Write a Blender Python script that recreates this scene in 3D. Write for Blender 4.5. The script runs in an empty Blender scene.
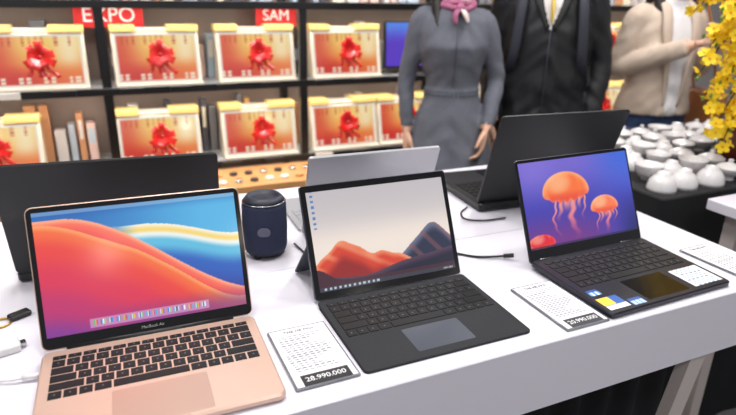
import bpy, math, random
import numpy as np
from mathutils import Matrix, Vector, kdtree, noise as mnoise
random.seed(7)
rnd = random.Random(11)
Z0 = 0.88          # table-top height
sc = bpy.context.scene
try:
    sc.view_settings.view_transform = 'Standard'
except Exception: pass

# ------------------------------------------------------------ materials
def lin(c):
    return tuple((x/12.92 if x <= .04045 else ((x+.055)/1.055)**2.4) for x in c[:3])
def S(r,g,b): return lin((r/255,g/255,b/255))
MATS = {}
def mat(name, col=(.5,.5,.5), rough=.5, metal=0., emis=0., spec=.5, coat=0., noise=0., nscale=40., bump=0., trans=0., attr=False, emcol=None):
    if name in MATS: return MATS[name]
    m = bpy.data.materials.new(name); m.use_nodes = True
    nt = m.node_tree; b = nt.nodes['Principled BSDF']
    b.inputs['Roughness'].default_value = rough
    b.inputs['Metallic'].default_value = metal
    b.inputs['Specular IOR Level'].default_value = spec
    b.inputs['Coat Weight'].default_value = coat
    b.inputs['Coat Roughness'].default_value = .05
    b.inputs['Transmission Weight'].default_value = trans
    c4 = (*col, 1)
    b.inputs['Base Color'].default_value = c4
    if attr:
        a = nt.nodes.new('ShaderNodeAttribute'); a.attribute_name = 'Col'
        if emis > 0:
            b.inputs['Base Color'].default_value = (.012,.012,.012,1)
            nt.links.new(a.outputs['Color'], b.inputs['Emission Color'])
            b.inputs['Emission Strength'].default_value = emis
        else:
            nt.links.new(a.outputs['Color'], b.inputs['Base Color'])
    elif emis > 0:
        b.inputs['Emission Color'].default_value = (*(emcol or col),1)
        b.inputs['Emission Strength'].default_value = emis
    if (noise > 0 or bump > 0):
        tc = nt.nodes.new('ShaderNodeTexCoord')
        n = nt.nodes.new('ShaderNodeTexNoise'); n.inputs['Scale'].default_value = nscale
        n.inputs['Detail'].default_value = 4
        nt.links.new(tc.outputs['Object'], n.inputs['Vector'])
        if noise > 0:
            r = nt.nodes.new('ShaderNodeMixRGB'); r.blend_type='MIX'
            r.inputs[1].default_value = (*[x*(1-noise) for x in col],1)
            r.inputs[2].default_value = (*[min(1,x*(1+noise)) for x in col],1)
            nt.links.new(n.outputs['Fac'], r.inputs[0])
            nt.links.new(r.outputs[0], b.inputs['Base Color'])
        if bump > 0:
            bp = nt.nodes.new('ShaderNodeBump'); bp.inputs['Strength'].default_value = bump
            bp.inputs['Distance'].default_value = .002
            nt.links.new(n.outputs['Fac'], bp.inputs['Height'])
            nt.links.new(bp.outputs['Normal'], b.inputs['Normal'])
    MATS[name] = m
    return m

M_white = mat('white_laminate', S(222,219,230), .2, noise=.02, nscale=6)
M_legw = mat('table_leg_paint', S(190,180,175), .5)
M_blackcloth = mat('black_cloth', (.006,.006,.008), .9, noise=.3, nscale=30)
M_black = mat('black_plastic', (.012,.012,.014), .4)
M_blackgl = mat('black_glass_bezel', (.006,.006,.007), .12, spec=.35)
M_key = mat('black_keycap', (.007,.007,.008), .5, spec=.3)
M_glyph = mat('key_legend', (.13,.13,.135), .6)
M_text = mat('bezel_text', (.4,.4,.4), .6)
M_gold = mat('rose_gold_aluminium', S(208,176,160), .4, metal=.35, noise=.02)
M_goldt = mat('trackpad_rose', S(194,160,145), .32, metal=.35)
M_alc = mat('keyboard_cover_fabric', (.012,.013,.017), .8, noise=.3, nscale=400, bump=.2)
M_pad = mat('grey_touchpad', S(66,70,82), .35)
M_navy = mat('graphite_aluminium', S(46,46,54), .35, metal=.5)
M_chrome = mat('polished_hinge', (.5,.5,.52), .15, metal=1)
M_silver = mat('silver_aluminium', S(188,188,192), .35, metal=.6)
M_silverk = mat('silver_key', S(150,150,155), .5)
M_lidblk = mat('matte_black_lid', (.014,.015,.017), .38, metal=.2)
M_screen = mat('lit_screen', rough=.13, emis=.98, attr=True, spec=.45)
M_print = mat('printed_paper', rough=.45, attr=True, coat=.3)
M_glowprint = mat('glowing_print', rough=.15, emis=.85, attr=True, spec=.7, coat=.6)  # emission added so the gift-box print looks bright; no lamp behind it
M_acryl = mat('acrylic', S(215,218,228), .08, trans=.75)
M_paper = mat('white_paper', S(235,235,238), .6)
M_spk = mat('navy_speaker_fabric', S(34,44,72), .75, noise=.4, nscale=500, bump=.5)
M_spk2 = mat('navy_rubber', S(22,27,46), .5)
M_cable = mat('black_cable', (.01,.01,.01), .5)
M_cablew = mat('white_cable', S(225,225,225), .4)

# ------------------------------------------------------------ mesh builder
class B:
    def __init__(s, name):
        s.name=name; s.v=[]; s.f=[]; s.fm=[]; s.fs=[]; s.c=[]; s.mats=[]; s.M=Matrix.Identity(4)
    def mi(s,m):
        if m not in s.mats: s.mats.append(m)
        return s.mats.index(m)
    def add(s, vs, fs, m, smooth=False, cols=None):
        o=len(s.v); M=s.M
        for p in vs: s.v.append(tuple(M @ Vector(p)))
        s.c += (cols if cols is not None else [(1,1,1)]*len(vs))
        k=s.mi(m)
        for f in fs:
            s.f.append(tuple(i+o for i in f)); s.fm.append(k); s.fs.append(smooth)
    def rings(s, rs, m, smooth=False, cap=True, closed=False):
        n=len(rs[0]); vs=[p for r in rs for p in r]; fs=[]
        R=len(rs)
        for i in range(R-1 + (1 if closed else 0)):
            a=i*n; b=((i+1)%R)*n
            for j in range(n):
                k=(j+1)%n
                fs.append((a+j,a+k,b+k,b+j))
        if cap and not closed:
            fs.append(tuple(range(n))[::-1]); fs.append(tuple((R-1)*n+j for j in range(n)))
        s.add(vs,fs,m,smooth)
    def plate(s,x0,x1,y0,y1,z0,z1,r=.0,e=.0006,m=None,seg=5):
        r=max(r,.0002)
        def ring(ins,z):
            out=[]
            for cx,cy,a0 in ((x1-r,y1-r,0),(x0+r,y1-r,90),(x0+r,y0+r,180),(x1-r,y0+r,270)):
                rr=max(r-ins,.00005) if r>ins else .00005
                ox=oy=0
                if r<=ins:
                    sx=1 if cx>(x0+x1)/2 else -1; sy=1 if cy>(y0+y1)/2 else -1
                    ox=-sx*(ins-r); oy=-sy*(ins-r)
                for k in range(seg+1):
                    a=math.radians(a0+90*k/seg)
                    out.append((cx+ox+rr*math.cos(a),cy+oy+rr*math.sin(a),z))
            return out
        e=min(e,(z1-z0)*.45)
        s.rings([ring(e,z0),ring(0,z0+e),ring(0,z1-e),ring(e,z1)],m)
    def box(s,x0,x1,y0,y1,z0,z1,m,e=.002):
        s.plate(x0,x1,y0,y1,z0,z1,r=e,e=e,m=m,seg=1)
    def grid(s,x0,x1,y0,y1,z,nx,ny,fn,m):
        vs=[];cs=[];fs=[]
        for j in range(ny+1):
            for i in range(nx+1):
                u=i/nx; v=j/ny
                vs.append((x0+(x1-x0)*u,y0+(y1-y0)*v,z)); cs.append(lin(tuple(max(0,min(255,q))/255 for q in fn(u,v))))
        for j in range(ny):
            for i in range(nx):
                a=j*(nx+1)+i; fs.append((a,a+1,a+nx+2,a+nx+1))
        s.add(vs,fs,m,False,cs)
    def lathe(s,prof,m,n=32,cx=0,cy=0,smooth=True,cap=True):
        s.rings([[(cx+r*math.cos(2*math.pi*k/n),cy+r*math.sin(2*math.pi*k/n),z) for k in range(n)] for r,z in prof],m,smooth,cap)
    def ell(s,c,r,m,n=16,k=10,smooth=True):
        rs=[]
        for i in range(k+1):
            a=-math.pi/2+math.pi*i/k; q=max(math.cos(a),.02)
            rs.append([(c[0]+r[0]*q*math.cos(2*math.pi*j/n),c[1]+r[1]*q*math.sin(2*math.pi*j/n),c[2]+r[2]*math.sin(a)) for j in range(n)])
        s.rings(rs,m,smooth)
    def tube(s,pts,rad,m,n=10,sub=0,flat=1.0):
        P=[Vector(p) for p in pts]
        if not isinstance(rad,(list,tuple)): rad=[rad]*len(P)
        if sub:
            Q=[];RR=[]
            for i in range(len(P)-1):
                p0=P[max(i-1,0)];p1=P[i];p2=P[i+1];p3=P[min(i+2,len(P)-1)]
                for k in range(sub):
                    t=k/sub
                    Q.append(.5*((2*p1)+(p2-p0)*t+(2*p0-5*p1+4*p2-p3)*t*t+(3*p1-p0-3*p2+p3)*t**3)); RR.append(rad[i]*(1-t)+rad[i+1]*t)
            Q.append(P[-1]);RR.append(rad[-1]);P=Q;rad=RR
        rs=[];prev=None
        for i,p in enumerate(P):
            d=(P[min(i+1,len(P)-1)]-P[max(i-1,0)])
            if d.length<1e-9: d=Vector((0,0,1))
            d.normalize()
            if prev is None:
                a=Vector((0,0,1)) if abs(d.z)<.9 else Vector((1,0,0))
                n1=d.cross(a).normalized()
            else:
                n1=(prev-d*prev.dot(d)).normalized()
            prev=n1; n2=d.cross(n1)
            rs.append([tuple(p+rad[i]*(n1*math.cos(2*math.pi*j/n)+n2*flat*math.sin(2*math.pi*j/n))) for j in range(n)])
        s.rings(rs,m,True)
    def text(s,txt,size,m,off=(0,0,0),align='CENTER',ext=.0002):
        cu=bpy.data.curves.new('t','FONT'); cu.body=txt; cu.size=size; cu.align_x=align; cu.align_y='CENTER'; cu.extrude=ext
        ob=bpy.data.objects.new('t',cu); sc.collection.objects.link(ob)
        dg=bpy.context.evaluated_depsgraph_get(); me=bpy.data.meshes.new_from_object(ob.evaluated_get(dg))
        vs=[(v.co.x+off[0],v.co.y+off[1],v.co.z+off[2]) for v in me.vertices]
        s.add(vs,[tuple(p.vertices) for p in me.polygons],m)
        bpy.data.objects.remove(ob); bpy.data.curves.remove(cu); bpy.data.meshes.remove(me)
    def mesh(s):
        me=bpy.data.meshes.new(s.name); me.from_pydata(s.v,[],s.f)
        for m in s.mats: me.materials.append(m)
        me.polygons.foreach_set('material_index',s.fm)
        me.polygons.foreach_set('use_smooth',s.fs)
        at=me.color_attributes.new('Col','FLOAT_COLOR','POINT')
        at.data.foreach_set('color',[q for c in s.c for q in (*c,1)])
        me.update(); return me
    def done(s,loc=(0,0,0),rot=0,parent=None):
        me=s.mesh(); ob=bpy.data.objects.new(s.name,me); sc.collection.objects.link(ob)
        ob.location=loc; ob.rotation_euler=(0,0,rot)
        if parent: ob.parent=parent
        return ob
def inst(ob,loc,rot=0,name=None):
    o=bpy.data.objects.new(name or ob.name.split('.')[0],ob.data); sc.collection.objects.link(o); o.location=loc; o.rotation_euler=(0,0,rot); return o
def mix(a,b,t):
    t=max(0,min(1,t)); return tuple(a[i]*(1-t)+b[i]*t for i in range(3))
def ss(a,b,x):
    t=max(0,min(1,(x-a)/(b-a))); return t*t*(3-2*t)

# ------------------------------------------------------------ screen pictures
def pic_mac(u,v):
    c=mix((48,112,186),(92,182,230),ss(.1,.9,u)); c=mix(c,(40,92,168),ss(.9,1,v)*.4)
    # pale crest on the right
    k1=.83-.17*ss(.45,1,u)+.012*math.sin(u*11)
    if v<k1 and u>.3:
        d=k1-v
        q=mix((250,245,225),(248,214,120),ss(0,.05,d)); q=mix(q,(240,244,240),ss(.05,.085,d)); q=mix(q,(100,190,225),ss(.085,.14,d)); q=mix(q,(52,100,190),ss(.16,.30,d)); q=mix(q,(66,58,144),ss(.3,.6,d))
        c=mix(c,q,ss(.3,.5,u))
    # second swell
    k3=.93-.80*ss(.12,1.12,u)
    if v<k3:
        d=k3-v
        q=mix((255,176,140),(250,116,95),ss(0,.05,d)); q=mix(q,(238,78,80),ss(.035,.14,d)); q=mix(q,(222,60,86),ss(.14,.34,d)); q=mix(q,(170,56,122),ss(.34,.6,d)); c=q
    # big front swell
    k2=.90-.32*ss(.0,.6,u)-.50*ss(.42,1.,u)
    if v<k2:
        d=k2-v
        q=mix((252,165,105),(246,112,70),ss(0,.06,d)); q=mix(q,(236,74,70),ss(.05,.2,d)); q=mix(q,(222,58,88),ss(.18,.42,d)); q=mix(q,(194,54,112),ss(.42,.66,d)); q=mix(q,(134,58,150),ss(.66,.9,d))
        c=q
    c=mix(c,(92,66,170),ss(.22,.0,v)*.55*ss(.1,.6,u))
    if v>.968: c=mix(c,(225,230,240),.35)
    if .025<v<.095 and .2<u<.8:
        c=mix(c,(222,200,232),.55)
        q=((u-.21)/.58*16); fq=q-math.floor(q)
        if 0<=q<16 and .2<fq<.8 and .04<v<.082:
            pal=[(70,140,230),(235,238,244),(90,195,110),(240,180,80),(225,90,90),(150,110,210),(70,180,225),(245,245,245),(110,110,120)]
            c=pal[int(q*7)%9]
    return c
def pic_surf(u,v):
    c=mix((236,224,216),(196,190,194),ss(.2,1,v)); c=mix(c,(250,234,220),.6*ss(.3,.0,abs(v-.42)))
    r1=.22+.30*math.exp(-((u-.86)/.17)**2)+.012*math.sin(u*30)
    if v<r1:
        d=r1-v; c=mix((112,118,142),(44,50,74),ss(0,.12,d)); c=mix(c,(150,90,96),.5*ss(.0,.3,math.sin(u*38+v*22)-.5))
    r2=.20+.27*math.exp(-((u-.20)/.17)**2)+.09*math.exp(-((u-.5)/.12)**2)-.06*ss(.6,.95,u)+.010*math.sin(u*44)
    if v<r2:
        d=r2-v; c=mix((240,140,100),(214,70,48),ss(0,.07,d)); c=mix(c,(150,38,40),ss(.10,.24,d)); c=mix(c,(246,170,130),.55*max(0,math.sin(u*30+v*34))*ss(.22,.05,d)); c=mix(c,(90,40,60),ss(.6,.95,u)*.7)
    r3=.11+.13*ss(.35,.95,u)+.015*math.sin(u*12+1)
    if v<r3:
        d=r3-v; c=mix((84,62,84),(34,34,56),ss(0,.09,d))
    r4=.08+.14*math.exp(-((u-.0)/.10)**2)
    if v<r4: c=(70,40,54)
    if v<.04:
        c=(62,62,74)
        if (u*60)%2<.9 and .02<u<.42 and .008<v<.03: c=(190,200,215)
        if .9<u<.98 and .012<v<.026 and (u*150)%2<1: c=(200,200,210)
    if .02<u<.045 and v>.62 and (v*18)%1<.45: c=(80,130,190)
    return c
def pic_jelly(u,v):
    c=mix((66,62,176),(118,104,206),ss(.35,1,v)); c=mix(c,(52,104,220),ss(.5,1,u)*ss(.25,1,v)*.85); c=mix(c,(128,52,128),ss(.5,0,v)*.8*ss(1,.4,u)); c=mix(c,(24,30,92),ss(.75,1,u)*ss(.6,0,v)*.75)
    c=mix(c,(150,130,225),.35*ss(.3,0,abs(u-.12))*ss(.4,.9,v))
    def jelly(c,cx,cy,rx,ry,base,hi,ln):
        du=(u-cx)/rx; dv=(v-cy)/ry
        wv=u+.02*math.sin(v*16+cx*9)+.007*math.sin(v*45)
        if v<cy and abs(du)<.9 and v>cy-ln:
            for k,(o,wd) in enumerate(((-.6,.05),(-.38,.09),(-.12,.16),(.14,.13),(.4,.08),(.64,.045))):
                q=abs((wv-cx)/rx-o)/wd
                L=ln*(.65+.35*math.sin(k*2.3+1))
                if q<1.4 and cy-v<L: c=mix(c,mix((255,176,150),(240,90,130),(cy-v)/ln),ss(1.4,.3,q)*.9*ss(L,L*.4,cy-v))
        edge=.10*math.sin(u*95)
        q=du*du+(dv*dv if dv>0 else (dv*(2.2+edge*3))**2)
        if q<1:
            k=mix(base,hi,ss(.5,1,q)*.6); k=mix(k,(255,226,180),.5*ss(.45,0,(du+.3)**2+(dv-.5)**2)); k=mix(k,(226,60,50),.6*ss(.12,-.3,dv))
            k=mix(k,(255,170,110),.35*max(0,math.sin(du*14))*ss(.2,.9,q))
            c=mix(c,k,ss(1,.92,q))
        return c
    c=jelly(c,.71,.35,.135,.15,(250,124,80),(255,196,160),.34)
    c=jelly(c,.38,.60,.215,.25,(248,116,60),(255,206,160),.60)
    c=jelly(c,.10,.05,.12,.11,(225,36,56),(255,90,90),.04)
    if v<.025: c=mix(c,(30,30,60),.6)
    return c
def pic_gift(u,v):
    if u<.02 or u>.98 or v<.03 or v>.97: return (245,238,225)
    c=mix((240,122,60),(250,208,112),ss(.1,.9,v)); c=mix(c,(206,44,40),ss(.5,.1,v)*ss(.95,.1,u)); c=mix(c,(216,60,46),ss(.4,.05,u)*.75)
    c=mix(c,(255,240,200),.8*ss(.25,.0,abs(u-.85))*ss(.25,.6,v))
    if v>.76 and (math.sin(u*90)+math.sin(u*37))>.5 and .08<u<.9 and (v*18)%1<.6: c=(196,50,36)
    if v<.2 and (math.sin(u*70)+math.sin(u*23))>.4 and (v*16)%1<.55: c=(255,240,215)
    return c
def pic_tag(u,v):
    c=(232,232,238)
    if .03<u<.97:
        if .22<v<.86:
            k=int(v*26); r=(v*26)%1
            if r<.45 and .08<u<(.45+.45*abs(math.sin(k*12.9))) and math.sin(u*60+k*7)>-.6: c=(112,112,122)
        elif v<.17 and .12<u<.92: c=(28,28,32)
    return c

# ------------------------------------------------------------ laptops
ROWS=[[1]*14,[1]*13+[1.6],[1.6]+[1]*13,[1.85]+[1]*11+[1.85],[2.4]+[1]*10+[2.4],[1,1,1,1.25,5.4,1.25,1,1,1,1]]
def keys(b,x0,x1,y0,y1,z,h,gap,m,glyph=M_glyph,rows=ROWS,fn_h=.62):
    tot=len(rows)-1+fn_h; rh=(y1-y0)/tot; y=y1
    for ri,r in enumerate(rows):
        hh=rh*(fn_h if ri==0 else 1); w=sum(r); x=x0
        for kw in r:
            kx=(x1-x0)*kw/w
            a,c,d,e=x+gap/2,x+kx-gap/2,y-hh+gap/2,y-gap/2
            i=.0008
            b.add([(a,d,z),(c,d,z),(c,e,z),(a,e,z),(a+i,d+i,z+h),(c-i,d+i,z+h),(c-i,e-i,z+h),(a+i,e-i,z+h)],
                  [(0,1,5,4),(1,2,6,5),(2,3,7,6),(3,0,4,7),(4,5,6,7)],m)
            if glyph and kw<1.3:
                gx=(a+c)/2; gy=(d+e)/2; s=.0012; zz=z+h+.0001
                b.add([(gx-s,gy-s,zz),(gx+s,gy-s,zz),(gx+s*.6,gy+s*1.2,zz),(gx-s*.8,gy+s*1.1,zz)],[(0,1,2,3)],glyph)
            x+=kx
        y-=hh
def lidM(hz,beta,y=0): return Matrix.Translation((0,y,hz)) @ Matrix.Rotation(math.pi/2-beta,4,'X')

# rose-gold laptop
b=B('rose_gold_laptop'); w,d,s=.304,.212,.208
b.plate(-w/2,w/2,-d,0,.001,.013,r=.011,e=.003,m=M_gold)
for x in (-.13,.13):
    for y in (-.02,-.19): b.lathe([(.008,0),(.008,.0015)],M_black,12,x,y)
b.plate(-.139,.139,-.121,-.016,.0128,.0132,r=.003,e=.0001,m=M_gold)
keys(b,-.138,.138,-.120,-.017,.0131,.0012,.0022,M_key)
b.plate(-.0605,.0605,-.206,-.127,.0128,.0133,r=.004,e=.0002,m=M_goldt)
b.plate(-.03,.03,-d-.0002,-d+.004,.0105,.0132,r=.001,e=.0004,m=M_goldt)
b.tube([(-.12,0.002,.012),(.12,0.002,.012)],.0055,M_black,12)
b.M=lidM(.0135,.345)
b.plate(-w/2,w/2,0,s,-.0045,0,r=.010,e=.0012,m=M_gold)
b.plate(-w/2+.0015,w/2-.0015,.0015,s-.0015,-.001,.0006,r=.0088,e=.0003,m=M_blackgl)
b.grid(-.1435,.1435,.0185,s-.0085,.0009,240,150,pic_mac,M_screen)
b.text('MacBook Air',.0062,M_text,(0,.0105,.0008),ext=.0001)
b.done((.029,.8375,Z0),-.029)

# tablet computer with keyboard cover
b=B('tablet_with_keyboard_cover'); w,d,s=.292,.212,.201
b.M=Matrix.Rotation(math.atan2(.004,.21),4,'X')
b.plate(-w/2,w/2,-d,-.004,.0035,.0085,r=.008,e=.001,m=M_alc)
keys(b,-.136,.136,-.124,-.018,.0085,.0012,.0026,M_key)
b.plate(-.051,.051,-.196,-.134,.0083,.0089,r=.004,e=.0002,m=M_pad)
b.M=Matrix.Identity(4)
b.plate(-w/2,w/2,-d,-.01,.0,.0022,r=.008,e=.0005,m=M_alc)
b.M=lidM(.006,.442,.0)
b.plate(-w/2,w/2,0,s,-.0075,0,r=.006,e=.001,m=M_pad)
b.plate(-w/2+.001,w/2-.001,.001,s-.001,-.001,.0006,r=.005,e=.0003,m=M_blackgl)
b.grid(-.136,.136,.0135,s-.0125,.0009,200,134,pic_surf,M_screen)
b.M=Matrix.Identity(4)
def kick(b,s,beta,w,m):
    c=.098; top=Vector((0,c*math.sin(beta)+.009,c*math.cos(beta)+.004)); L=.125
    hy=math.sqrt(L*L-top.z**2); ang=math.atan2(top.z,hy)
    M=Matrix.Translation(top)@Matrix.Rotation(-ang,4,'X')
    b.M=M; b.plate(-w/2+.002,w/2-.002,0,L-.003,-.003,0,r=.006,e=.0008,m=m); b.M=Matrix.Identity(4)
kick(b,s,.442,w,M_pad)
b.done((.4385,.8432,Z0),-.006)

# convertible laptop
b=B('dark_convertible_laptop'); w,d,s=.305,.207,.2
b.M=Matrix.Rotation(math.atan2(.007,.2),4,'X')
b.plate(-w/2,w/2,-d,0,.008,.0185,r=.007,e=.002,m=M_navy)
keys(b,-.137,.137,-.119,-.016,.0186,.0012,.0028,M_key)
b.plate(-.052,.052,-.196,-.128,.0183,.0189,r=.003,e=.0002,m=M_blackgl)
def st1(u,v): return (250,205,60) if (u<.6 and v>.35) else ((40,90,170) if v>.3 else (235,235,235))
def st2(u,v): return (40,80,150) if v>.6 else ((230,235,240) if (math.sin(u*60)>0) else (90,150,210))
def st3(u,v): return (225,232,240) if not((v*9)%1<.35 and math.sin(u*40+int(v*9)*3)>-.3 and .08<u<.9) else (100,125,160)
b.grid(-.142,-.117,-.150,-.132,.0191,12,12,st2,M_print)
b.grid(-.145,-.098,-.197,-.160,.0191,20,20,st1,M_print)
b.grid(-.092,-.062,-.200,-.180,.0191,16,12,st2,M_print)
b.grid(.068,.143,-.196,-.135,.0191,40,30,st3,M_print)
b.M=Matrix.Identity(4)
for x in (-.13,.13):
    b.lathe([(.007,0),(.007,.011)],M_black,12,x,-.19)
    b.lathe([(.007,0),(.007,.012)],M_black,12,x,-.02)
for x in (-.11,.11): b.tube([(x-.02,.004,.014),(x+.02,.004,.014)],.006,M_chrome,12)
b.M=lidM(.017,.417,0)
b.plate(-w/2,w/2,-.006,s,-.0055,0,r=.007,e=.001,m=M_navy)
b.plate(-w/2+.001,w/2-.001,.0,s-.001,-.001,.0006,r=.006,e=.0003,m=M_blackgl)
b.grid(-.1465,.1465,.020,s-.007,.0009,240,144,pic_jelly,M_screen)
b.M=Matrix.Identity(4)
b.done((.880,.8202,Z0),.0225)

# big black laptop (seen from behind)
b=B('black_gaming_laptop'); w,d,s=.358,.26,.242
b.plate(-w/2,w/2,-d,0.012,.003,.022,r=.008,e=.003,m=M_lidblk)
for x in (-.14,.14):
    for y in (-.23,-.01): b.lathe([(.01,0),(.01,.004)],M_black,12,x,y)
for x in (-.16,.06):
    for k in range(16): b.box(x+k*.0065,x+k*.0065+.003,.0105,.0128,.006,.018,M_blackgl,e=.0003)
keys(b,-.165,.165,-.155,-.035,.0221,.0014,.003,M_key,rows=[r+[1,1,1] for r in ROWS])
b.plate(-.06,.05,-.25,-.172,.0219,.0225,r=.003,e=.0002,m=M_blackgl)
b.tube([(-.13,-.006,.022),(.13,-.006,.022)],.007,M_black,12)
b.M=lidM(.022,.31,-.006)
b.plate(-w/2,w/2,0,s,-.007,0,r=.008,e=.0015,m=M_lidblk)
b.plate(-w/2+.003,w/2-.003,.004,s-.003,-.001,.0006,r=.005,e=.0003,m=M_blackgl)
b.M=Matrix.Identity(4)
b.done((.993,1.115,Z0),math.pi-.08)

# black laptop at left (seen from behind)
b=B('black_laptop'); w,d,s=.362,.24,.218
b.plate(-w/2,w/2,-d,.004,.002,.02,r=.008,e=.003,m=M_lidblk)
for x in (-.14,.14):
    for y in (-.21,-.01): b.lathe([(.01,0),(.01,.003)],M_black,12,x,y)
keys(b,-.165,.165,-.14,-.03,.0201,.0014,.003,M_key,rows=[r+[1,1,1] for r in ROWS])
b.plate(-.055,.055,-.225,-.155,.0199,.0205,r=.003,e=.0002,m=M_blackgl)
b.tube([(-.13,-.004,.018),(.13,-.004,.018)],.006,M_black,12)
b.M=lidM(.02,.22,-.004)
b.plate(-w/2,w/2,0,s,-.007,0,r=.008,e=.0015,m=M_lidblk)
b.plate(-w/2+.003,w/2-.003,.004,s-.003,-.001,.0006,r=.005,e=.0003,m=M_blackgl)
b.M=Matrix.Identity(4)
b.done((.002,1.105,Z0),math.pi-.10)

# silver tablet (seen from behind)
b=B('silver_tablet_computer'); w,d,s=.298,.21,.203
b.plate(-w/2,w/2,-d-.006,-.008,.0,.006,r=.008,e=.001,m=M_silverk)
keys(b,-.136,.136,-.13,-.022,.006,.0012,.0026,M_silverk,glyph=None)
b.plate(-.05,.05,-.2,-.14,.0058,.0064,r=.004,e=.0002,m=M_pad)
b.M=lidM(.004,.35)
b.plate(-w/2,w/2,0,s,-.008,0,r=.006,e=.001,m=M_silver)
b.plate(-w/2+.002,w/2-.002,.001,s-.001,-.001,.0006,r=.005,e=.0003,m=M_blackgl)
b.M=Matrix.Identity(4)
kick(b,s,.35,w,M_silver)
b.done((.515,1.150,Z0),math.pi-.035)

# ------------------------------------------------------------ speaker
b=B('portable_speaker'); R=.044; H=.125
for k in range(3):
    a=k*2.1; b.tube([(.03*math.cos(a),.03*math.sin(a),0),(.03*math.cos(a),.03*math.sin(a),.006)],.008,M_spk2)
b.lathe([(.02,.003),(.034,.004),(.040,.008),(.0425,.014)],M_spk2)
b.lathe([(.0425,.013),(R,.02),(R+.001,.06),(R,.105),(.0425,.111)],M_spk,48)
b.lathe([(.0425,.111),(.040,.118),(.034,H),(.030,H),(.028,H-.006),(.012,H-.005),(.002,H-.003)],M_spk2,32)
b.lathe([(.0415,.1125),(.0435,.1135),(.0415,.1145)],M_chrome,40,cap=False)
b.M=Matrix.Translation((0,-R-.001,.062))@Matrix.Rotation(math.pi/2,4,'X')
b.plate(-.013,.013,-.009,.009,-.001,.0018,r=.0088,e=.0008,m=mat('speaker_badge',S(96,100,118),.4,metal=.5))
b.M=Matrix.Identity(4)
b.done((.2697,1.0868,Z0),-.3)

# ------------------------------------------------------------ price tags
def tag(x0,x1,y0,y1,rot,price):
    b=B('price_tag'); w=x1-x0; d=y1-y0
    b.plate(-w/2-.003,w/2+.003,-d/2-.003,d/2+.003,0,.004,r=.002,e=.0005,m=M_acryl)
    b.grid(-w/2,w/2,-d/2,d/2,.0044,90,140,pic_tag,M_print)
    b.text(price,.0135,M_paper,(.001,-d/2+d*.088,.0047),ext=.0001)
    b.text('THE HE MOI',.009,M_black,(0,d/2-d*.07,.0047),ext=.0001)
    b.done(((x0+x1)/2,(y0+y1)/2,Z0),rot)
tag(.193,.282,.635,.782,0,'28.990.000')
tag(.640,.725,.612,.756,.0,'20.990.000')
tag(1.088,1.170,.625,.765,.03,'33.990.000')

# ------------------------------------------------------------ cables
def cable(name,pts,r=.0022,m=M_cable,ends=True):
    b=B(name); b.tube(pts,r,m,8,sub=10)
    if ends:
        p,q=Vector(pts[-1]),Vector(pts[-2]); dd=(p-q).normalized(); b.tube([tuple(p-dd*.02),tuple(p)],r*1.8,m,10)
    b.done()
z=Z0+.003
cable('power_cable',[(.59,.985,z),(.63,.93,z),(.66,.90,z),(.69,.885,Z0+.0045),(.706,.878,Z0+.006),(.722,.862,Z0+.012)],.0025)
cable('power_cable',[(.80,1.15,Z0+.005),(.77,1.13,z),(.755,1.09,z),(.79,1.065,z),(.85,1.06,z)],.0022,ends=False)
cable('power_cable',[(.335,1.10,z),(.338,1.07,z),(.345,1.03,z),(.37,1.005,z),(.40,.995,z)],.002,ends=False)
cable('charging_cable',[(-.40,.80,z),(-.28,.83,z),(-.2,.815,z),(-.16,.80,Z0+.006),(-.126,.795,Z0+.0075)],.002,M_cablew)
b=B('usb_adapter'); b.plate(-.045,.03,-.014,.014,0,.013,r=.004,e=.002,m=M_cablew); b.box(.03,.038,-.006,.006,.003,.009,M_chrome,e=.001)
b.tube([(-.045,0,.006),(-.09,.01,.004),(-.2,.05,.0025)],.0022,M_cablew,8,sub=6); b.done((-.185,.885,Z0),.25)
b=B('key_fob'); b.tube([(.014*math.cos(a),.014*math.sin(a),.002) for a in [k*math.pi/8 for k in range(17)]],.0018,mat('brass',S(200,160,80),.3,metal=1),8)
b.plate(.012,.045,-.009,.009,0,.009,r=.004,e=.002,m=M_black); b.plate(-.04,-.012,-.012,.012,0,.006,r=.004,e=.002,m=M_chrome); b.done((-.19,.975,Z0),.5)

# ------------------------------------------------------------ tables
b=B('display_table')
X0,X1,Y0,Y1=-.75,1.20,.597,.995
b.plate(X0,X1,Y0,Y1,-.128,0,r=.003,e=.0018,m=M_white)
def leg(b,xt,xb,y,m,zt,zb,w=.021,h=.012):
    b.rings([[(x-w,y-h,z),(x+w,y-h,z),(x+w,y+h,z),(x-w,y+h,z)] for x,z in ((xb,zb),(xt,zt))],m)
for y in (Y0+.022,Y1-.03):
    leg(b,.985,.82,y,M_legw,-.125,-Z0); leg(b,-.53,-.36,y,M_legw,-.125,-Z0)
b.done((0,0,Z0))
b=B('display_table')
b.plate(X0,X1,.998,1.47,-.128,-.001,r=.003,e=.0018,m=M_white)
for y in (1.07,1.43):
    leg(b,1.1,1.1,y,M_legw,-.125,-Z0); leg(b,-.65,-.65,y,M_legw,-.125,-Z0)
b.done((0,0,Z0))
b=B('table_skirt'); N=240; r0=[];r1=[]
for k in range(N+1):
    x=-.72+1.88*k/N; yy=.78+.012*math.sin(k*.55)
    r0.append((x,yy,.002)); r1.append((x,yy+.006,Z0-.13))
b.add(r0+r1,[(k,k+1,N+2+k,N+1+k) for k in range(N)],M_blackcloth,True); b.done()

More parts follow.
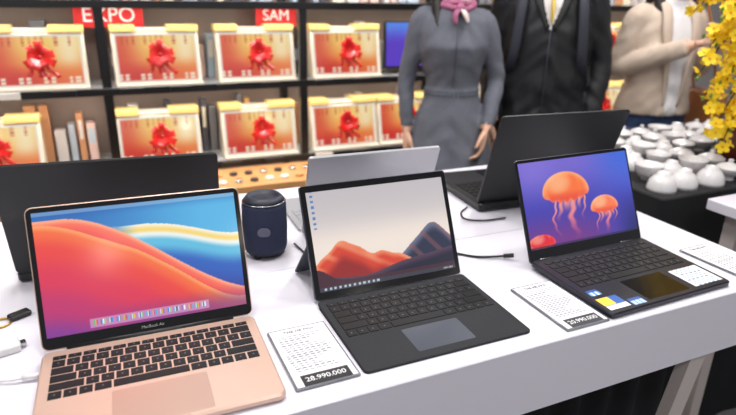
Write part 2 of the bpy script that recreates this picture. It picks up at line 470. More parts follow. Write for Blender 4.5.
# black covered side table with bowls
b=B('black_side_table'); n=200; x0,x1,y0,y1=1.36,2.75,1.04,1.66
b.plate(x0,x1,y0,y1,Z0-.035,Z0-.01,r=.01,e=.004,m=M_blackcloth)
def pp(t):
    L=[(x0,y0),(x1,y0),(x1,y1),(x0,y1),(x0,y0)]; seg=[x1-x0,y1-y0,x1-x0,y1-y0]; T=sum(seg)*t
    for i,q in enumerate(seg):
        if T<=q or i==3:
            f=min(T/q,1); return (L[i][0]*(1-f)+L[i+1][0]*f,L[i][1]*(1-f)+L[i+1][1]*f)
        T-=q
cx,cy=(x0+x1)/2,(y0+y1)/2; rr=[]
for z_,k in ((Z0-.02,1.0),(Z0-.2,1.015),(.003,1.03)):
    ring=[]
    for i in range(n):
        px,py=pp(i/n); q=k+(.012*math.sin(i*.9) if k>1 else 0)*(1 if z_<.5 else .5); ring.append((cx+(px-cx)*q,cy+(py-cy)*q,z_))
    rr.append(ring)
b.rings(rr[::-1],M_blackcloth,True,cap=False); b.done()
M_porc=mat('white_porcelain',S(216,213,214),.18,coat=.6)
b=B('porcelain_bowls')
profs=[[(.018,0),(.020,.004),(.016,.009),(.020,.014),(.034,.026),(.040,.038),(.041,.042),(.038,.044),(.030,.050),(.016,.055),(.008,.057),(.007,.062),(.009,.066),(.004,.069)],
 [(.020,0),(.021,.006),(.030,.014),(.038,.028),(.041,.044),(.043,.050),(.040,.050),(.036,.040),(.026,.024),(.012,.016),(.003,.014)],
 [(.043,0),(.042,.010),(.037,.030),(.026,.044),(.019,.048),(.018,.056),(.014,.056),(.013,.050),(.003,.049)]]
yy=1.10;row=0
while yy<1.63:
    xx=1.42+(.045 if row%2 else 0)
    while xx<2.7:
        if (xx-1.9)**2+(yy-1.2)**2>.145**2:
            k=rnd.uniform(.9,1.04); pr=[(r_*k,z_*k) for r_,z_ in rnd.choice(profs)]
            X_,Y_=xx+rnd.uniform(-.006,.006),yy+rnd.uniform(-.006,.006)
            b.lathe(pr,M_porc,20,X_,Y_)
        xx+=.095
    yy+=.092; row+=1
b.done((0,0,Z0-.01))
b=B('white_counter')
b.plate(1.46,2.4,.45,.985,-.03,0,r=.004,e=.002,m=M_white)
for x in (1.52,2.34):
    for y in (.51,.93): b.rings([[(x-.02,y-.02,q),(x+.02,y-.02,q),(x+.02,y+.02,q),(x-.02,y+.02,q)] for q in (-Z0,-.028)],M_legw)
b.done((0,0,Z0))

# ------------------------------------------------------------ yellow blossom tree
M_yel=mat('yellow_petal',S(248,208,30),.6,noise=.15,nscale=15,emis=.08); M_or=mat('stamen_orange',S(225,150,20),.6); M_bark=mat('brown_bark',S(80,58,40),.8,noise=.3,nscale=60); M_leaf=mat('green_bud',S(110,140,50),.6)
b=B('yellow_blossom_tree')
def blossom(p,nrm,r):
    n=Vector(nrm).normalized(); a=n.cross(Vector((.3,.2,1))).normalized(); c=n.cross(a); P=Vector(p)
    for k in range(5):
        t=2*math.pi*k/5+rnd.random()*.2
        d=a*math.cos(t)+c*math.sin(t); e=-a*math.sin(t)+c*math.cos(t)
        vs=[P,P+d*r*.45-e*r*.38+n*r*.1,P+d*r*.85-e*r*.36+n*r*.25,P+d*r*1.05+n*r*.28,P+d*r*.85+e*r*.36+n*r*.25,P+d*r*.45+e*r*.38+n*r*.1]
        b.add([tuple(v) for v in vs],[(0,1,2,3,4,5)],M_yel,True)
    b.ell(tuple(P+n*r*.12),(r*.16,)*3,M_or,6,4)
b.lathe([(.05,Z0-.01),(.07,Z0+.02),(.085,Z0+.09),(.07,Z0+.16),(.045,Z0+.20),(.05,Z0+.22),(.046,Z0+.22),(.04,Z0+.2),(.03,Z0+.12)],mat('vase_glaze',S(90,40,35),.2),28,1.90,1.20)
b.tube([(1.90,1.20,Z0+.03),(1.91,1.21,Z0+.3),(1.88,1.19,Z0+.55),(1.90,1.2,Z0+.85)],[.014,.012,.009,.005],M_bark,10,sub=6)
ends=[(1.61,1.17,.44),(1.595,1.19,.30),(1.63,1.18,.20),(1.67,1.16,.13),(1.69,1.14,.07),(1.64,1.15,.40),(1.65,1.2,.50),(1.68,1.16,.28),(1.62,1.2,.36),(1.62,1.13,.53),(1.66,1.12,.46)]
for k in range(16):
    a=k*2.4; ends.append((1.9+.26*math.cos(a)*(.7+.3*rnd.random()),1.2+.26*math.sin(a),.2+.55*rnd.random()))
for i,e in enumerate(ends):
    E=Vector((e[0],e[1],Z0+e[2])); st=Vector((1.895,1.2,min(Z0+.75,Z0+max(.25,e[2]+.05+.1*rnd.random()))))
    midp=st*.45+E*.55+Vector((0,0,.07))
    b.tube([tuple(p) for p in (st,midp,E)],[.005,.003,.0015],M_bark,6,sub=6)
    nb=30 if i<11 else 20
    for k in range(nb):
        t=.25+.75*rnd.random()**.8
        p=(st.lerp(midp,t/.55) if t<.55 else midp.lerp(E,(t-.55)/.45))
        off=Vector((rnd.gauss(0,1),rnd.gauss(0,1),rnd.gauss(0,1)))*.017
        blossom(p+off,off+Vector((rnd.uniform(-.6,.2),-.6,.2))*.012,rnd.uniform(.014,.022))
        if rnd.random()<.25: b.ell(tuple(p-off),(.005,.005,.008),M_leaf,6,4)
b.done()

# ------------------------------------------------------------ shelf unit
M_shelf=mat('black_shelf_metal',(.010,.010,.011),.3); M_glass=mat('glass_shelf',S(175,175,178),.1); M_back=mat('shelf_back_panel',S(165,148,138),.3,noise=.4,nscale=2.5)
M_labels=mat('shelf_label_strip',S(225,222,215),.5); M_strip=mat('led_strip',(1,.93,.82),.5,emis=6.)
SY=2.70; SD=.36
posts=[-.83,.03,.89,1.75,2.61,3.47]; levels=[.16,.62,.981,1.33,1.72]
b=B('display_shelving')
for x in posts:
    for y in (SY,SY+SD-.03): b.box(x-.018,x+.018,y,y+.03,0,2.05,M_shelf)
for zz in levels:
    b.box(posts[0],posts[-1],SY+.002,SY+SD,zz-.022,zz-.006,M_glass,e=.002)
    b.box(posts[0],posts[-1],SY-.006,SY+.014,zz-.032,zz-.001,M_shelf,e=.002)
    if zz>.3: b.box(posts[0]+.02,posts[-1]-.02,SY+.016,SY+.028,zz-.030,zz-.023,M_strip,e=.001)
b.box(posts[0],posts[-1],SY,SY+SD,2.02,2.05,M_shelf)
b.box(posts[0]-.02,posts[-1]+.02,SY+SD,SY+SD+.02,0,2.05,M_back)
for bi in range(5):
    for zz in levels[1:3]:
        x=posts[bi]+.05
        while x<posts[bi+1]-.12:
            b.box(x,x+.09,SY-.02,SY-.006,zz-.028,zz-.002,M_labels if rnd.random()<.2 else M_shelf,e=.001); x+=.2
b.done()
pal=[S(245,240,236),S(228,220,216),S(244,208,198),S(185,195,208),S(130,130,135),S(250,242,220),S(215,155,110),S(90,90,100),S(195,215,228),S(238,185,110)]
PM=[mat('package_card_%d'%i,c,.4,coat=.3) for i,c in enumerate(pal)]
b=B('boxed_accessories')
for bi in range(5):
    for zz,hmin,hmax in ((.16,.1,.22),(.62,.14,.27),(.981,.12,.26),(1.33,.1,.25)):
        x=posts[bi]+.03
        while x<posts[bi+1]-.09:
            wv=rnd.choice([.03,.04,.05,.07]); h=rnd.uniform(hmin,hmax); y=SY+.235+rnd.uniform(0,.02)
            b.box(x,x+wv*.92,y,y+.06,zz-.006,zz+h,rnd.choice(PM),e=.002)
            if rnd.random()<.6: b.box(x+.006,x+wv*.92-.006,y-.0015,y,zz+h*.45,zz+h*.85,rnd.choice(PM),e=.0005)
            x+=wv+.008+(.03 if rnd.random()<.2 else 0)
b.done()
M_red=mat('red_ribbon',S(206,30,26),.22,coat=.5); M_yb=mat('yellow_card',S(240,208,130),.4); M_cream=mat('cream_card',S(235,224,204),.3,coat=.5)
def make_gift():
    b=B('gift_box_display'); W=.36; Hh=.225
    b.rings([[(-W/2,0,0),(W/2,0,0),(W/2,.13,0),(-W/2,.13,0)],[(-W/2,.05,Hh),(W/2,.05,Hh),(W/2,.12,Hh),(-W/2,.12,Hh)]],M_cream)
    b.box(-W/2-.003,-W/2+.1,.040,.128,Hh-.002,Hh+.026,M_yb)
    b.box(W/2-.13,W/2+.003,.040,.128,Hh-.002,Hh+.026,M_yb)
    b.box(-W/2+.1,W/2-.13,.046,.125,Hh-.002,Hh+.014,M_cream)
    b.box(-W/2,W/2,-.03,.0,0,.012,M_cream)
    b.M=Matrix.Translation((0,-.002,.004))@Matrix.Rotation(math.pi/2-.222,4,'X')
    b.plate(-W/2,W/2,0,Hh,-.004,0,r=.006,e=.001,m=M_cream)
    b.grid(-W/2+.011,W/2-.011,.012,Hh-.009,.001,64,44,pic_gift,M_glowprint)
    cx,cy=.01,.125
    for k in range(9):
        a=k*2*math.pi/9+.2; L=(.06,.048,.066)[k%3]
        M=b.M
        b.M=M@Matrix.Translation((cx,cy,.012))@Matrix.Rotation(a,4,'Z')@Matrix.Rotation(-.35,4,'Y')
        loop=[]
        for t in range(13):
            q=t/12*2*math.pi; loop.append((L*.5*(1-math.cos(q)),0,.012*math.sin(q)*(.4+.6*math.sin(q/2))))
        vs=[];fs=[]
        for p in loop:
            wd=.005+.011*(p[0]/L); vs+= [(p[0],-wd,p[2]),(p[0],wd,p[2])]
        for t in range(12): fs.append((2*t,2*t+1,2*t+3,2*t+2))
        b.add(vs,fs,M_red,True); b.M=M
    b.ell((cx,cy,.016),(.013,.013,.012),M_red,10,8)
    for a,L in ((-2.2,.09),(-.95,.10),(-1.7,.08),(-1.35,.09)):
        pts=[(cx+math.cos(a)*L*t+.006*math.sin(t*9),cy+math.sin(a)*L*t,.006+.004*math.sin(t*8)) for t in [i/8 for i in range(9)]]
        b.tube(pts,[.008]*9,M_red,6,flat=.25)
    b.M=Matrix.Identity(4)
    return b
g=make_gift().done((0.248,SY+.05,.976),0)
for zz,xs in ((.976,[-.64,-.215,.685,1.135]),(.615,[-.43,.222,.685,1.13,1.50])):
    for x in xs: inst(g,(x,SY+.05,zz),rnd.uniform(-.05,.05))
for zz in (.976,.615):
    for x in (2.0,2.4,2.86,3.26): inst(g,(x,SY+.05,zz),rnd.uniform(-.05,.05))
def pic_mon(u,v): return mix(mix((90,60,190),(190,120,230),ss(.2,.9,u)),(80,160,240),ss(.5,1,v)*.7)
b=B('display_monitor')
b.plate(-.09,.09,-.05,.05,0,.008,r=.01,e=.002,m=M_black); b.box(-.015,.015,0,.02,0,.1,M_black)
b.M=Matrix.Translation((0,-.005,.03))@Matrix.Rotation(math.pi/2-.05,4,'X')
b.plate(-.185,.185,0,.235,-.02,0,r=.005,e=.002,m=M_black); b.grid(-.178,.178,.012,.228,.001,30,20,pic_mon,M_screen)
b.done((1.545,SY+.1,.975),0)
M_sign=mat('red_sign',S(205,30,35),.5,emis=.25); M_signw=mat('sign_letters',S(245,240,240),.5,emis=.4)
for x,t,w in ((.075,'EXPO',.28),(.82,'SAM',.2)):
    b=B('red_sign'); b.M=Matrix.Rotation(math.pi/2,4,'X')
    b.plate(-w/2,w/2,-.05,.05,-.004,0,r=.004,e=.001,m=M_sign); b.text(t,.085 if w>.25 else .07,M_signw,(0,0,.001),ext=.001)
    b.tube([(-w/2+.02,.045,-.002),(-w/2+.02,.06,-.002)],.002,M_shelf); b.done((x,SY+.20,1.33-.024-.045),0)
M_wood=mat('golden_wood',S(205,150,95),.35,noise=.25,nscale=12)
b=B('wooden_accessory_counter')
b.box(-.8,1.05,2.40,2.66,0,.56,M_shelf); b.box(-.82,1.07,2.38,2.67,.56,.59,M_wood)
for i in range(26):
    for j in range(2):
        b.lathe([(.017,.59),(.019,.596),(.016,.602),(.004,.603)],rnd.choice([M_black,M_chrome,M_wood,PM[0]]),14,-.74+i*.069,2.45+j*.11)
b.done()

# ------------------------------------------------------------ people
M_skin=mat('skin',S(214,170,145),.5,noise=.05,nscale=20); M_hair=mat('black_hair',(.012,.009,.008),.45)
M_grey=mat('grey_knit_dress',S(100,103,114),.85,noise=.15,nscale=90,bump=.4); M_belt=mat('grey_belt',S(76,80,92),.7)
M_jack=mat('black_jacket',(.010,.011,.014),.6,noise=.3,nscale=50,bump=.2); M_shirt=mat('white_shirt',S(228,226,228),.7)
M_trou=mat('black_trousers',(.012,.012,.014),.8); M_beige=mat('beige_blazer',S(202,184,168),.75,noise=.06,nscale=60); M_jean=mat('blue_denim',S(52,72,110),.8,noise=.2,nscale=120)
M_shoe=mat('black_shoe',(.01,.01,.01),.3); M_eye=mat('eye_white',S(235,235,232),.2); M_iris=mat('dark_iris',(.02,.01,.008),.1); M_lip=mat('lips',S(190,95,90),.4)
def sects(b,secs,m,n=40,pleat=None,step=.015):
    secs=sorted(secs); zs=[q[0] for q in secs]; out=[]
    k=max(2,int((zs[-1]-zs[0])/step))
    for i in range(k+1):
        z=zs[0]+(zs[-1]-zs[0])*i/k
        rx,ry,oy,ox=[float(np.interp(z,zs,[q[j] if len(q)>j else 0 for q in secs])) for j in (1,2,3,4)]
        ring=[]
        for j in range(n):
            a=2*math.pi*j/n; g=1+(pleat(z,a) if pleat else 0); ring.append((ox+rx*g*math.cos(a),oy+ry*g*math.sin(a),z))
        out.append(ring)
    b.rings(out,m,True)
def remeshed(b,vox,matfn=None,smooth=3,fold=0.,seed=0.):
    me=b.mesh(); tmp=bpy.data.objects.new('tmp',me); sc.collection.objects.link(tmp)
    md=tmp.modifiers.new('r','REMESH'); md.mode='VOXEL'; md.voxel_size=vox; md.use_smooth_shade=True
    sm=tmp.modifiers.new('s','SMOOTH'); sm.iterations=smooth; sm.factor=.5
    dg=bpy.context.evaluated_depsgraph_get(); new=bpy.data.meshes.new_from_object(tmp.evaluated_get(dg))
    kd=kdtree.KDTree(len(me.polygons))
    for p in me.polygons: kd.insert(p.center,p.index)
    kd.balance()
    new.materials.clear()
    for m in b.mats: new.materials.append(m)
    extra={}; cloth=[True]*len(new.vertices)
    for p in new.polygons:
        c=p.center; _,i,_=kd.find(c); k=me.polygons[i].material_index; m=b.mats[k]
        if m in (M_skin,M_shoe):
            for vi in p.vertices: cloth[vi]=False
        if matfn:
            m2=matfn(c,m)
            if m2 is not m:
                if m2 not in extra and m2 not in b.mats:
                    extra[m2]=len(new.materials); new.materials.append(m2)
                k=b.mats.index(m2) if m2 in b.mats else extra[m2]
        p.material_index=k; p.use_smooth=True
    if fold>0:
        nr=[v.normal.copy() for v in new.vertices]
        for v in new.vertices:
            if not cloth[v.index]: continue
            q=v.co; s1=mnoise.noise(Vector((q.x*9+seed,q.y*9,q.z*5+q.x*6))); s2=mnoise.noise(Vector((q.x*14+seed+5,q.y*14,q.z*22+abs(q.x)*18)))
            r1=1-abs(s1)*2.2
            v.co=q+nr[v.index]*fold*(r1*.55+s2*.8)
    bpy.data.objects.remove(tmp); new.name=b.name
    return new
def hand(parent,wr,dr,palm,thumb,curl=.35,sc_=1.):
    D=Vector(dr).normalized(); Nn=Vector(palm); Nn=(Nn-D*Nn.dot(D)).normalized(); T=Vector(thumb); T=(T-D*T.dot(D)-Nn*T.dot(Nn)).normalized(); P=Vector(wr)
    b=B('hand')
    g=lambda t,n,d:tuple(P+(T*t+Nn*n+D*d)*sc_)
    for t,r in ((-.028,.011),(-.011,.0125),(.009,.0125),(.027,.012)):
        b.tube([g(t*.45,0,-.02),g(t*.7,0,.015),g(t,0,.05),g(t,0,.082)],[.015*sc_,.014*sc_,r*sc_,r*.9*sc_],M_skin,10,sub=3)
    for t,L,r in ((.029,.068,.0088),(.0095,.077,.009),(-.0105,.071,.0086),(-.029,.055,.0078)):
        p=Vector(g(t,0,.078)); pts=[p]; a=curl*.6
        for sgm,f in ((.45,1),(.3,1),(.25,1)):
            p=p+(D*math.cos(a)+Nn*math.sin(a))*L*sgm*sc_; pts.append(p); a+=curl
        b.tube([tuple(q) for q in pts],[r*sc_,r*.95*sc_,r*.85*sc_,r*.65*sc_],M_skin,8,sub=3)
    b.tube([g(.02,.004,.01),g(.042,.012,.035),g(.05,.018,.062),g(.050,.024,.084)],[.014*sc_,.0125*sc_,.0098*sc_,.0075*sc_],M_skin,8,sub=3)
    me=remeshed(b,.0035,smooth=2); ob=bpy.data.objects.new('hand',me); sc.collection.objects.link(ob); ob.parent=parent
def head_parts(b,h,k=1.):
    sects(b,[(h-.228,.03*k,.03,-.045),(h-.215,.042*k,.05,-.03),(h-.19,.055*k,.07,-.018),(h-.15,.066*k,.085,-.006),(h-.10,.073*k,.092,0),(h-.05,.07*k,.09,.004),(h-.02,.05*k,.066,.005),(h-.002,.02,.03,.005)],M_skin,32)
    b.ell((0,-.098,h-.135),(.012,.018,.014),M_skin,10,8); b.ell((0,-.092,h-.115),(.008,.012,.025),M_skin,10,8)
    for s in (-1,1): b.ell((s*.074*k,.005,h-.12),(.01,.018,.03),M_skin,10,8)
    b.tube([(0,.012,h-.30),(0,.0,h-.19)],[.052*k,.05*k],M_skin,16)
def face_parts(name,parent,h,k=1.,longhair=False):
    b=B('face_features')
    for s in (-1,1):
        b.ell((s*.032,-.079,h-.113),(.014,.010,.009),M_eye,12,8); b.ell((s*.032,-.087,h-.113),(.006,.004,.006),M_iris,10,8)
        b.tube([(s*.018,-.091,h-.090),(s*.034,-.089,h-.085),(s*.05,-.078,h-.090)],.003,M_hair,6,sub=3)
    b.tube([(-.022,-.083,h-.178),(0,-.092,h-.175),(.022,-.083,h-.178)],[.003,.006,.003],M_lip,8,sub=4)
    b.done(parent=parent)
    b=B('hair')
    sects(b,[(h-.13,.05,.05,.05),(h-.11,.078*k,.08,.025),(h-.06,.082*k,.095,.013),(h-.02,.072*k,.088,.008),(h+.008,.045,.055,.006),(h+.014,.01,.01,.006)],M_hair,28)
    if longhair:
        sects(b,[(h-.34,.05,.02,.085),(h-.30,.075,.03,.08),(h-.2,.082,.04,.06),(h-.1,.08,.06,.035)],M_hair,28)
        b.tube([(-.07,.0,h-.08),(-.078,-.005,h-.18),(-.075,-.03,h-.27),(-.07,-.06,h-.34),(-.066,-.085,h-.40)],[.02,.024,.026,.022,.008],M_hair,12,sub=5)
    else: sects(b,[(h-.19,.05,.03,.045),(h-.15,.07*k,.05,.04),(h-.1,.079*k,.06,.03)],M_hair,28)
    me=remeshed(b,.008); ob=bpy.data.objects.new('hair',me); sc.collection.objects.link(ob); ob.parent=parent
def empty(name,loc,rot):
    e=bpy.data.objects.new(name,None); e.empty_display_size=.1; sc.collection.objects.link(e); e.location=loc; e.rotation_euler=(0,0,rot); return e
def putmesh(name,me,parent):
    ob=bpy.data.objects.new(name,me); sc.collection.objects.link(ob); ob.parent=parent; return ob
def legs(b,hipz,hx,m,kn=.47,r=(.085,.055,.04),foot=.13,y=0):
    for s in (-1,1):
        b.tube([(s*hx,y,hipz),(s*hx*1.02,y-.01,(hipz+kn)/2),(s*hx,y-.012,kn),(s*hx,y+.012,kn*.65),(s*hx,y+.01,.09),(s*hx,y,.06)],[r[0],r[0]*.88,r[1],r[1]*1.0,r[2],r[2]],m,16,sub=5)
        b.tube([(s*hx,y+.045,.04),(s*hx,y-.03,.045),(s*hx*1.05,y-foot,.03),(s*hx*1.08,y-foot-.05,.026)],[.036,.04,.036,.02],M_shoe,14,sub=4)

# woman in grey dress
P=empty('woman_in_grey_dress',(1.350,2.14,0),-.44); h=1.60
b=B('body')
pl=lambda z,a:(.035*math.cos(11*a+1.5*math.sin(3*a))*ss(.93,.7,z))
sects(b,[(1.375,.052,.05,.005),(1.34,.066,.06,.008),(1.318,.10,.075,.006),(1.288,.138,.086,.004),(1.24,.146,.098,0),(1.18,.141,.112,-.010),(1.12,.128,.102,-.006,.002),(1.05,.110,.086,0,.005),(1.0,.106,.083,0,.007),(.95,.122,.096,.003,.010),(.88,.150,.116,.008,.012),(.80,.168,.132,.01,.012),(.68,.195,.158,.01,.01),(.55,.22,.185,.01),(.46,.23,.195,.01)],M_grey,84,pleat=pl)
sects(b,[(.980,.116,.091,.0,.007),(1.004,.114,.090,0,.007)],M_belt,40)
for s,el,wr in ((-1,(-.183,.03,1.03),(-.178,-.005,.845)),(1,(.192,.01,1.040),(.155,-.09,.870))):
    sh=(s*.130,.005,1.272+(.004 if s<0 else -.004))
    b.tube([(s*.085,.005,1.285),sh,tuple((Vector(sh)+Vector(el))/2+Vector((s*.004,0,0))),el,tuple((Vector(el)+Vector(wr))/2),wr],[.042,.047,.040,.035,.033,.025],M_grey,18,sub=5)
    w=Vector(wr); dd=(w-Vector(el)).normalized(); b.tube([tuple(w-dd*.01),tuple(w+dd*.03)],[.0225,.020],M_skin,14)
legs(b,.60,.085,M_skin,r=(.065,.052,.034))
head_parts(b,h)
putmesh('body',remeshed(b,.008,fold=.0055,seed=3),P)
hand(P,(-.177,-.013,.815),(0.02,-.15,-1),(1,.1,0),(0,-1,0),.3,.92)
hand(P,(.147,-.105,.843),(-.20,-.30,-1),(-1,.2,0),(-.1,-1,.2),.5,.92)
face_parts('f',P,h,longhair=True)
M_scarf=mat('patterned_scarf',S(168,96,130),.6,noise=.6,nscale=70); M_scarf2=mat('scarf_cream',S(226,206,200),.6,noise=.3,nscale=60)
b=B('scarf')
for k,(rz,rr_) in enumerate(((1.355,.066),(1.375,.060),(1.338,.074))):
    b.tube([(rr_*math.cos(a),rr_*.9*math.sin(a)-.0,rz-.012*math.sin(-a)+.006*math.sin(a*3+k)) for a in [i*2*math.pi/20 for i in range(21)]],.014,(M_scarf,M_scarf2,M_scarf)[k],10)
b.ell((.01,-.083,1.328),(.020,.018,.018),M_scarf,12,8)
b.tube([(.01,-.085,1.33),(.03,-.10,1.305),(.04,-.108,1.275)],[.012,.018,.008],M_scarf2,8,sub=4,flat=.5)
b.tube([(.01,-.085,1.33),(-.01,-.10,1.305),(-.008,-.112,1.27)],[.012,.018,.008],M_scarf,8,sub=4,flat=.5)
b.tube([(0,-.101,1.30),(0,-.124,1.24),(0,-.128,1.18),(0,-.112,1.10),(0,-.092,1.02)],.0022,M_belt,6,sub=5)
b.done(parent=P)

# man in black jacket
P=empty('man_in_black_jacket',(1.765,2.06,0),-.62); h=1.73
b=B('body')
sects(b,[(1.49,.058,.058,.005),(1.455,.075,.068,.008),(1.43,.11,.085,.006),(1.40,.155,.1,.004),(1.34,.178,.118,0),(1.25,.184,.13,-.004),(1.12,.182,.13,-.004),(1.0,.18,.128,0),(.92,.184,.13,0),(.84,.19,.135,0),(.80,.19,.135,0)],M_jack,64,pleat=lambda z,a:.012*math.sin(z*38+math.sin(a*2)))
for s,el,wr in ((-1,(-.228,.02,1.13),(-.205,-.06,.88)),(1,(.234,.04,1.13),(.222,-.02,.88))):
    sh=(s*.165,.005,1.37)
    b.tube([(s*.11,.005,1.385),sh,tuple((Vector(sh)+Vector(el))/2),el,tuple((Vector(el)+Vector(wr))/2),wr],[.055,.063,.057,.050,.047,.041],M_jack,18,sub=5)
    w=Vector(wr); dd=(w-Vector(el)).normalized(); b.tube([tuple(w-dd*.01),tuple(w+dd*.035)],[.03,.027],M_skin,14)
legs(b,.86,.095,M_trou,kn=.5,r=(.095,.07,.05),foot=.15)
head_parts(b,h,1.06)
def mf(c,m):
    if m is M_jack and c.y<-.03 and c.z>1.255 and abs(c.x)<(c.z-1.255)*.42 and c.z<1.47: return M_shirt
    return m
putmesh('body',remeshed(b,.008,mf,fold=.009,seed=9),P)
hand(P,(-.202,-.07,.835),(0.02,-.2,-1),(1,.1,0),(0,-1,0),.35)
hand(P,(.220,-.03,.835),(-.02,-.2,-1),(-1,.1,0),(0,-1,0),.35)
face_parts('f',P,h,1.06)
b=B('collar_and_straps'); M_strap=mat('backpack_strap',S(44,46,58),.7)
for s in (-1,1):
    b.tube([(s*.06,.0,1.475),(s*.068,-.07,1.43),(s*.055,-.115,1.36),(s*.012,-.141,1.25)],[.016,.02,.018,.006],M_jack,10,sub=5,flat=.6)
    b.tube([(s*.10,.09,1.41),(s*.105,.02,1.46),(s*.115,-.09,1.40),(s*.125,-.131,1.28),(s*.14,-.117,1.12),(s*.178,.0,1.02)],.02,M_strap,10,sub=6,flat=.3)
b.tube([(0,-.10,1.42),(0,-.136,1.33),(0,-.144,1.275)],[.012,.019,.008],mat('yellow_tie',S(232,196,70),.5),10,sub=4,flat=.4)
b.tube([(0,-.142,1.25),(0,-.143,1.1),(0,-.145,1.0),(0,-.147,.82)],.0028,M_strap,6)
b.done(parent=P)
b=B('backpack'); b.M=Matrix.Translation((0,.2,1.18)); b.ell((0,0,0),(.15,.085,.22),M_strap,24,14); b.ell((0,.06,-.07),(.11,.05,.11),M_strap,20,10); b.done(parent=P)

# woman in beige blazer
P=empty('woman_in_beige_blazer',(2.365,1.97,0),-.24); h=1.62
b=B('body')
sects(b,[(1.395,.052,.05,.005),(1.36,.075,.065,.008),(1.335,.12,.08,.006),(1.305,.155,.092,.004),(1.25,.164,.108,0),(1.18,.158,.118,-.006),(1.08,.148,.112,0),(1.0,.152,.115,0),(.92,.168,.128,.004),(.88,.175,.133,.005)],M_beige,64)
sects(b,[(.70,.155,.11,.01),(.86,.165,.12,.008),(.90,.16,.12,.008)],M_jean,40)
for s,el,wr in ((-1,(-.200,.02,1.08),(-.03,-.20,1.19)),(1,(.205,.01,1.08),(.10,-.22,1.20))):
    sh=(s*.145,.005,1.29)
    b.tube([(s*.10,.005,1.30),sh,tuple((Vector(sh)+Vector(el))/2),el,tuple((Vector(el)+Vector(wr))/2),wr],[.05,.058,.052,.047,.043,.036],M_beige,18,sub=5)
    w=Vector(wr); dd=(w-Vector(el)).normalized(); b.tube([tuple(w-dd*.01),tuple(w+dd*.03)],[.025,.022],M_skin,14)
legs(b,.80,.09,M_jean,r=(.09,.062,.045))
head_parts(b,h)
def mf(c,m):
    if m is M_beige and c.y<-.02 and c.z>.86 and abs(c.x)<.025+(max(c.z-.85,0))*.10 and c.z<1.38 and c.y>-.14: return M_shirt
    return m
putmesh('body',remeshed(b,.008,mf,fold=.007,seed=21),P)
hand(P,(-.005,-.235,1.205),(.9,-.4,.25),(0,-.3,-1),(0,-.6,.8),.35,.92)
hand(P,(.080,-.25,1.225),(-.6,-.4,.6),(0,.3,-1),(0,-.6,.8),.5,.92)
face_parts('f',P,h,longhair=True)
b=B('handbag'); Mb=mat('tan_leather',S(165,105,60),.45)
b.M=Matrix.Translation((.24,-.03,.90)); b.plate(-.03,.05,-.1,.1,-.09,.08,r=.02,e=.012,m=Mb)
b.M=Matrix.Identity(4); b.tube([(.24,-.1,.96),(.20,-.09,1.15),(.15,-.04,1.36),(.15,.03,1.36),(.22,.08,1.15),(.24,.04,.96)],.009,Mb,8,sub=6,flat=.4); b.done(parent=P)
b=B('lapels')
for s in (-1,1): b.tube([(s*.06,.01,1.385),(s*.066,-.07,1.34),(s*.07,-.108,1.24),(s*.05,-.122,1.08),(s*.035,-.122,.92)],[.016,.024,.024,.012,.006],M_beige,10,sub=5,flat=.35)
b.done(parent=P)

# ------------------------------------------------------------ room
M_floor=mat('grey_floor_tiles',S(120,118,118),.25,noise=.15,nscale=2); M_wall=mat('wall_paint',S(200,196,196),.7,noise=.04,nscale=3); M_ceil=mat('ceiling_paint',S(225,225,225),.8)
def rm(name,a,m):
    b=B(name); b.box(*a,m,e=.001); return b.done()
rm('floor',(-4.5,8,-3.5,5,-.1,0),M_floor)
rm('wall_back',(-4.5,8,5,5.1,0,3.3),M_wall)
rm('wall_left',(-4.6,-4.5,-3.5,5.1,0,3.3),M_wall)
rm('wall_right',(8,8.1,-3.5,5.1,0,3.3),M_wall)
rm('ceiling',(-4.5,8,-3.5,5.1,3.3,3.4),M_ceil)
M_lamp=mat('lamp_diffuser',(1,1,1),.5,emis=2.0)
def area(name,loc,size,p,col=(1,1,1),rot=(0,0,0),sy=None):
    l=bpy.data.lights.new(name,'AREA'); l.energy=p; l.size=size; l.color=col; l.shape='SQUARE'
    if sy: l.shape='RECTANGLE'; l.size_y=sy
    o=bpy.data.objects.new(name,l); sc.collection.objects.link(o); o.location=loc; o.rotation_euler=rot
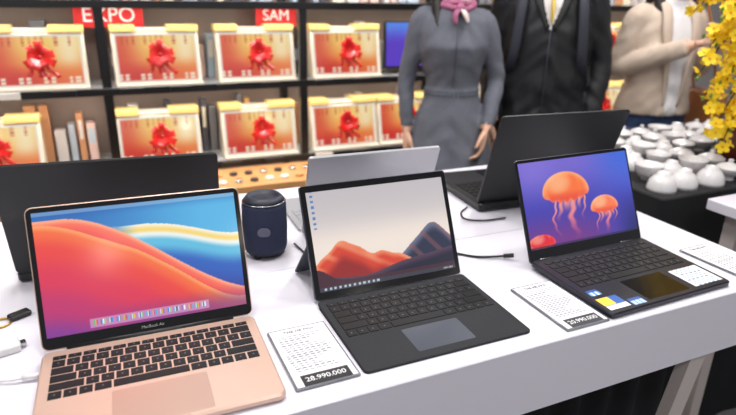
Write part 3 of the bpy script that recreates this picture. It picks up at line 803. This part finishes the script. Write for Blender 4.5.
for i,(x,y,p) in enumerate(((.0,.9,15),(1.6,.9,15),(.3,2.0,17),(2.2,1.6,19),(-1.4,1.2,12),(.8,-1.0,16),(-1,-1.2,8),(3.6,3.9,25))):
    b=B('ceiling_lamp'); b.box(-.32,.32,-.32,.32,0,.05,M_ceil); b.box(-.29,.29,-.29,.29,-.005,.0,M_lamp,e=.001); b.done((x,y,3.25))
    area('ceiling_light',(x,y,3.22),.35,p*1.5,(1,.975,.95))
for zz in (.62,.981,1.33,1.72):
    area('shelf_light',((posts[0]+posts[-1])/2,SY+.05,zz-.034),4.2,9,(1,.93,.84),(0,0,0),.02)
# unseen globe pendants added behind the camera to make soft glints on the screens
M_globe=mat('glint_globe',(1,.95,.86),.5,emis=16.)
for x,y,zg in ((-.33,-2.9,2.12),(-1.35,-2.9,2.12),(.75,-2.9,2.12),(1.85,-2.9,2.12),(2.95,-2.9,2.12)):
    b=B('glint_pendant'); b.ell((0,0,0),(.075,.075,.075),M_globe,20,14); b.lathe([(.02,.07),(.022,.10),(.01,.12)],M_chrome,16); b.tube([(0,0,.11),(0,0,3.3-zg)],.004,M_black,8); b.done((x,y,zg))
w=bpy.data.worlds.new('World'); sc.world=w; w.use_nodes=True; w.node_tree.nodes['Background'].inputs[0].default_value=(.9,.93,1,1); w.node_tree.nodes['Background'].inputs[1].default_value=.5

# ------------------------------------------------------------ camera
c,s=math.cos(.43),math.sin(.43); p,r=.35615,.021648
def W(v): return Vector((v[0]*c+v[1]*s,-v[0]*s+v[1]*c,v[2]))
Rt=W((1,0,0)); Up=W((0,math.sin(p),math.cos(p))); Fw=W((0,math.cos(p),-math.sin(p)))
R2=Rt*math.cos(r)+Up*math.sin(r); U2=-Rt*math.sin(r)+Up*math.cos(r)
cam=bpy.data.cameras.new('camera'); co=bpy.data.objects.new('camera',cam); sc.collection.objects.link(co)
Mx=Matrix.Identity(4)
for i in range(3): Mx[i][0]=R2[i]; Mx[i][1]=U2[i]; Mx[i][2]=-Fw[i]
Mx[2][3]=Z0+.5119
co.matrix_world=Mx; cam.lens=28.755; cam.sensor_width=36; cam.clip_start=.02
cam.dof.use_dof=True; cam.dof.focus_distance=1.0; cam.dof.aperture_fstop=3.5
sc.camera=co
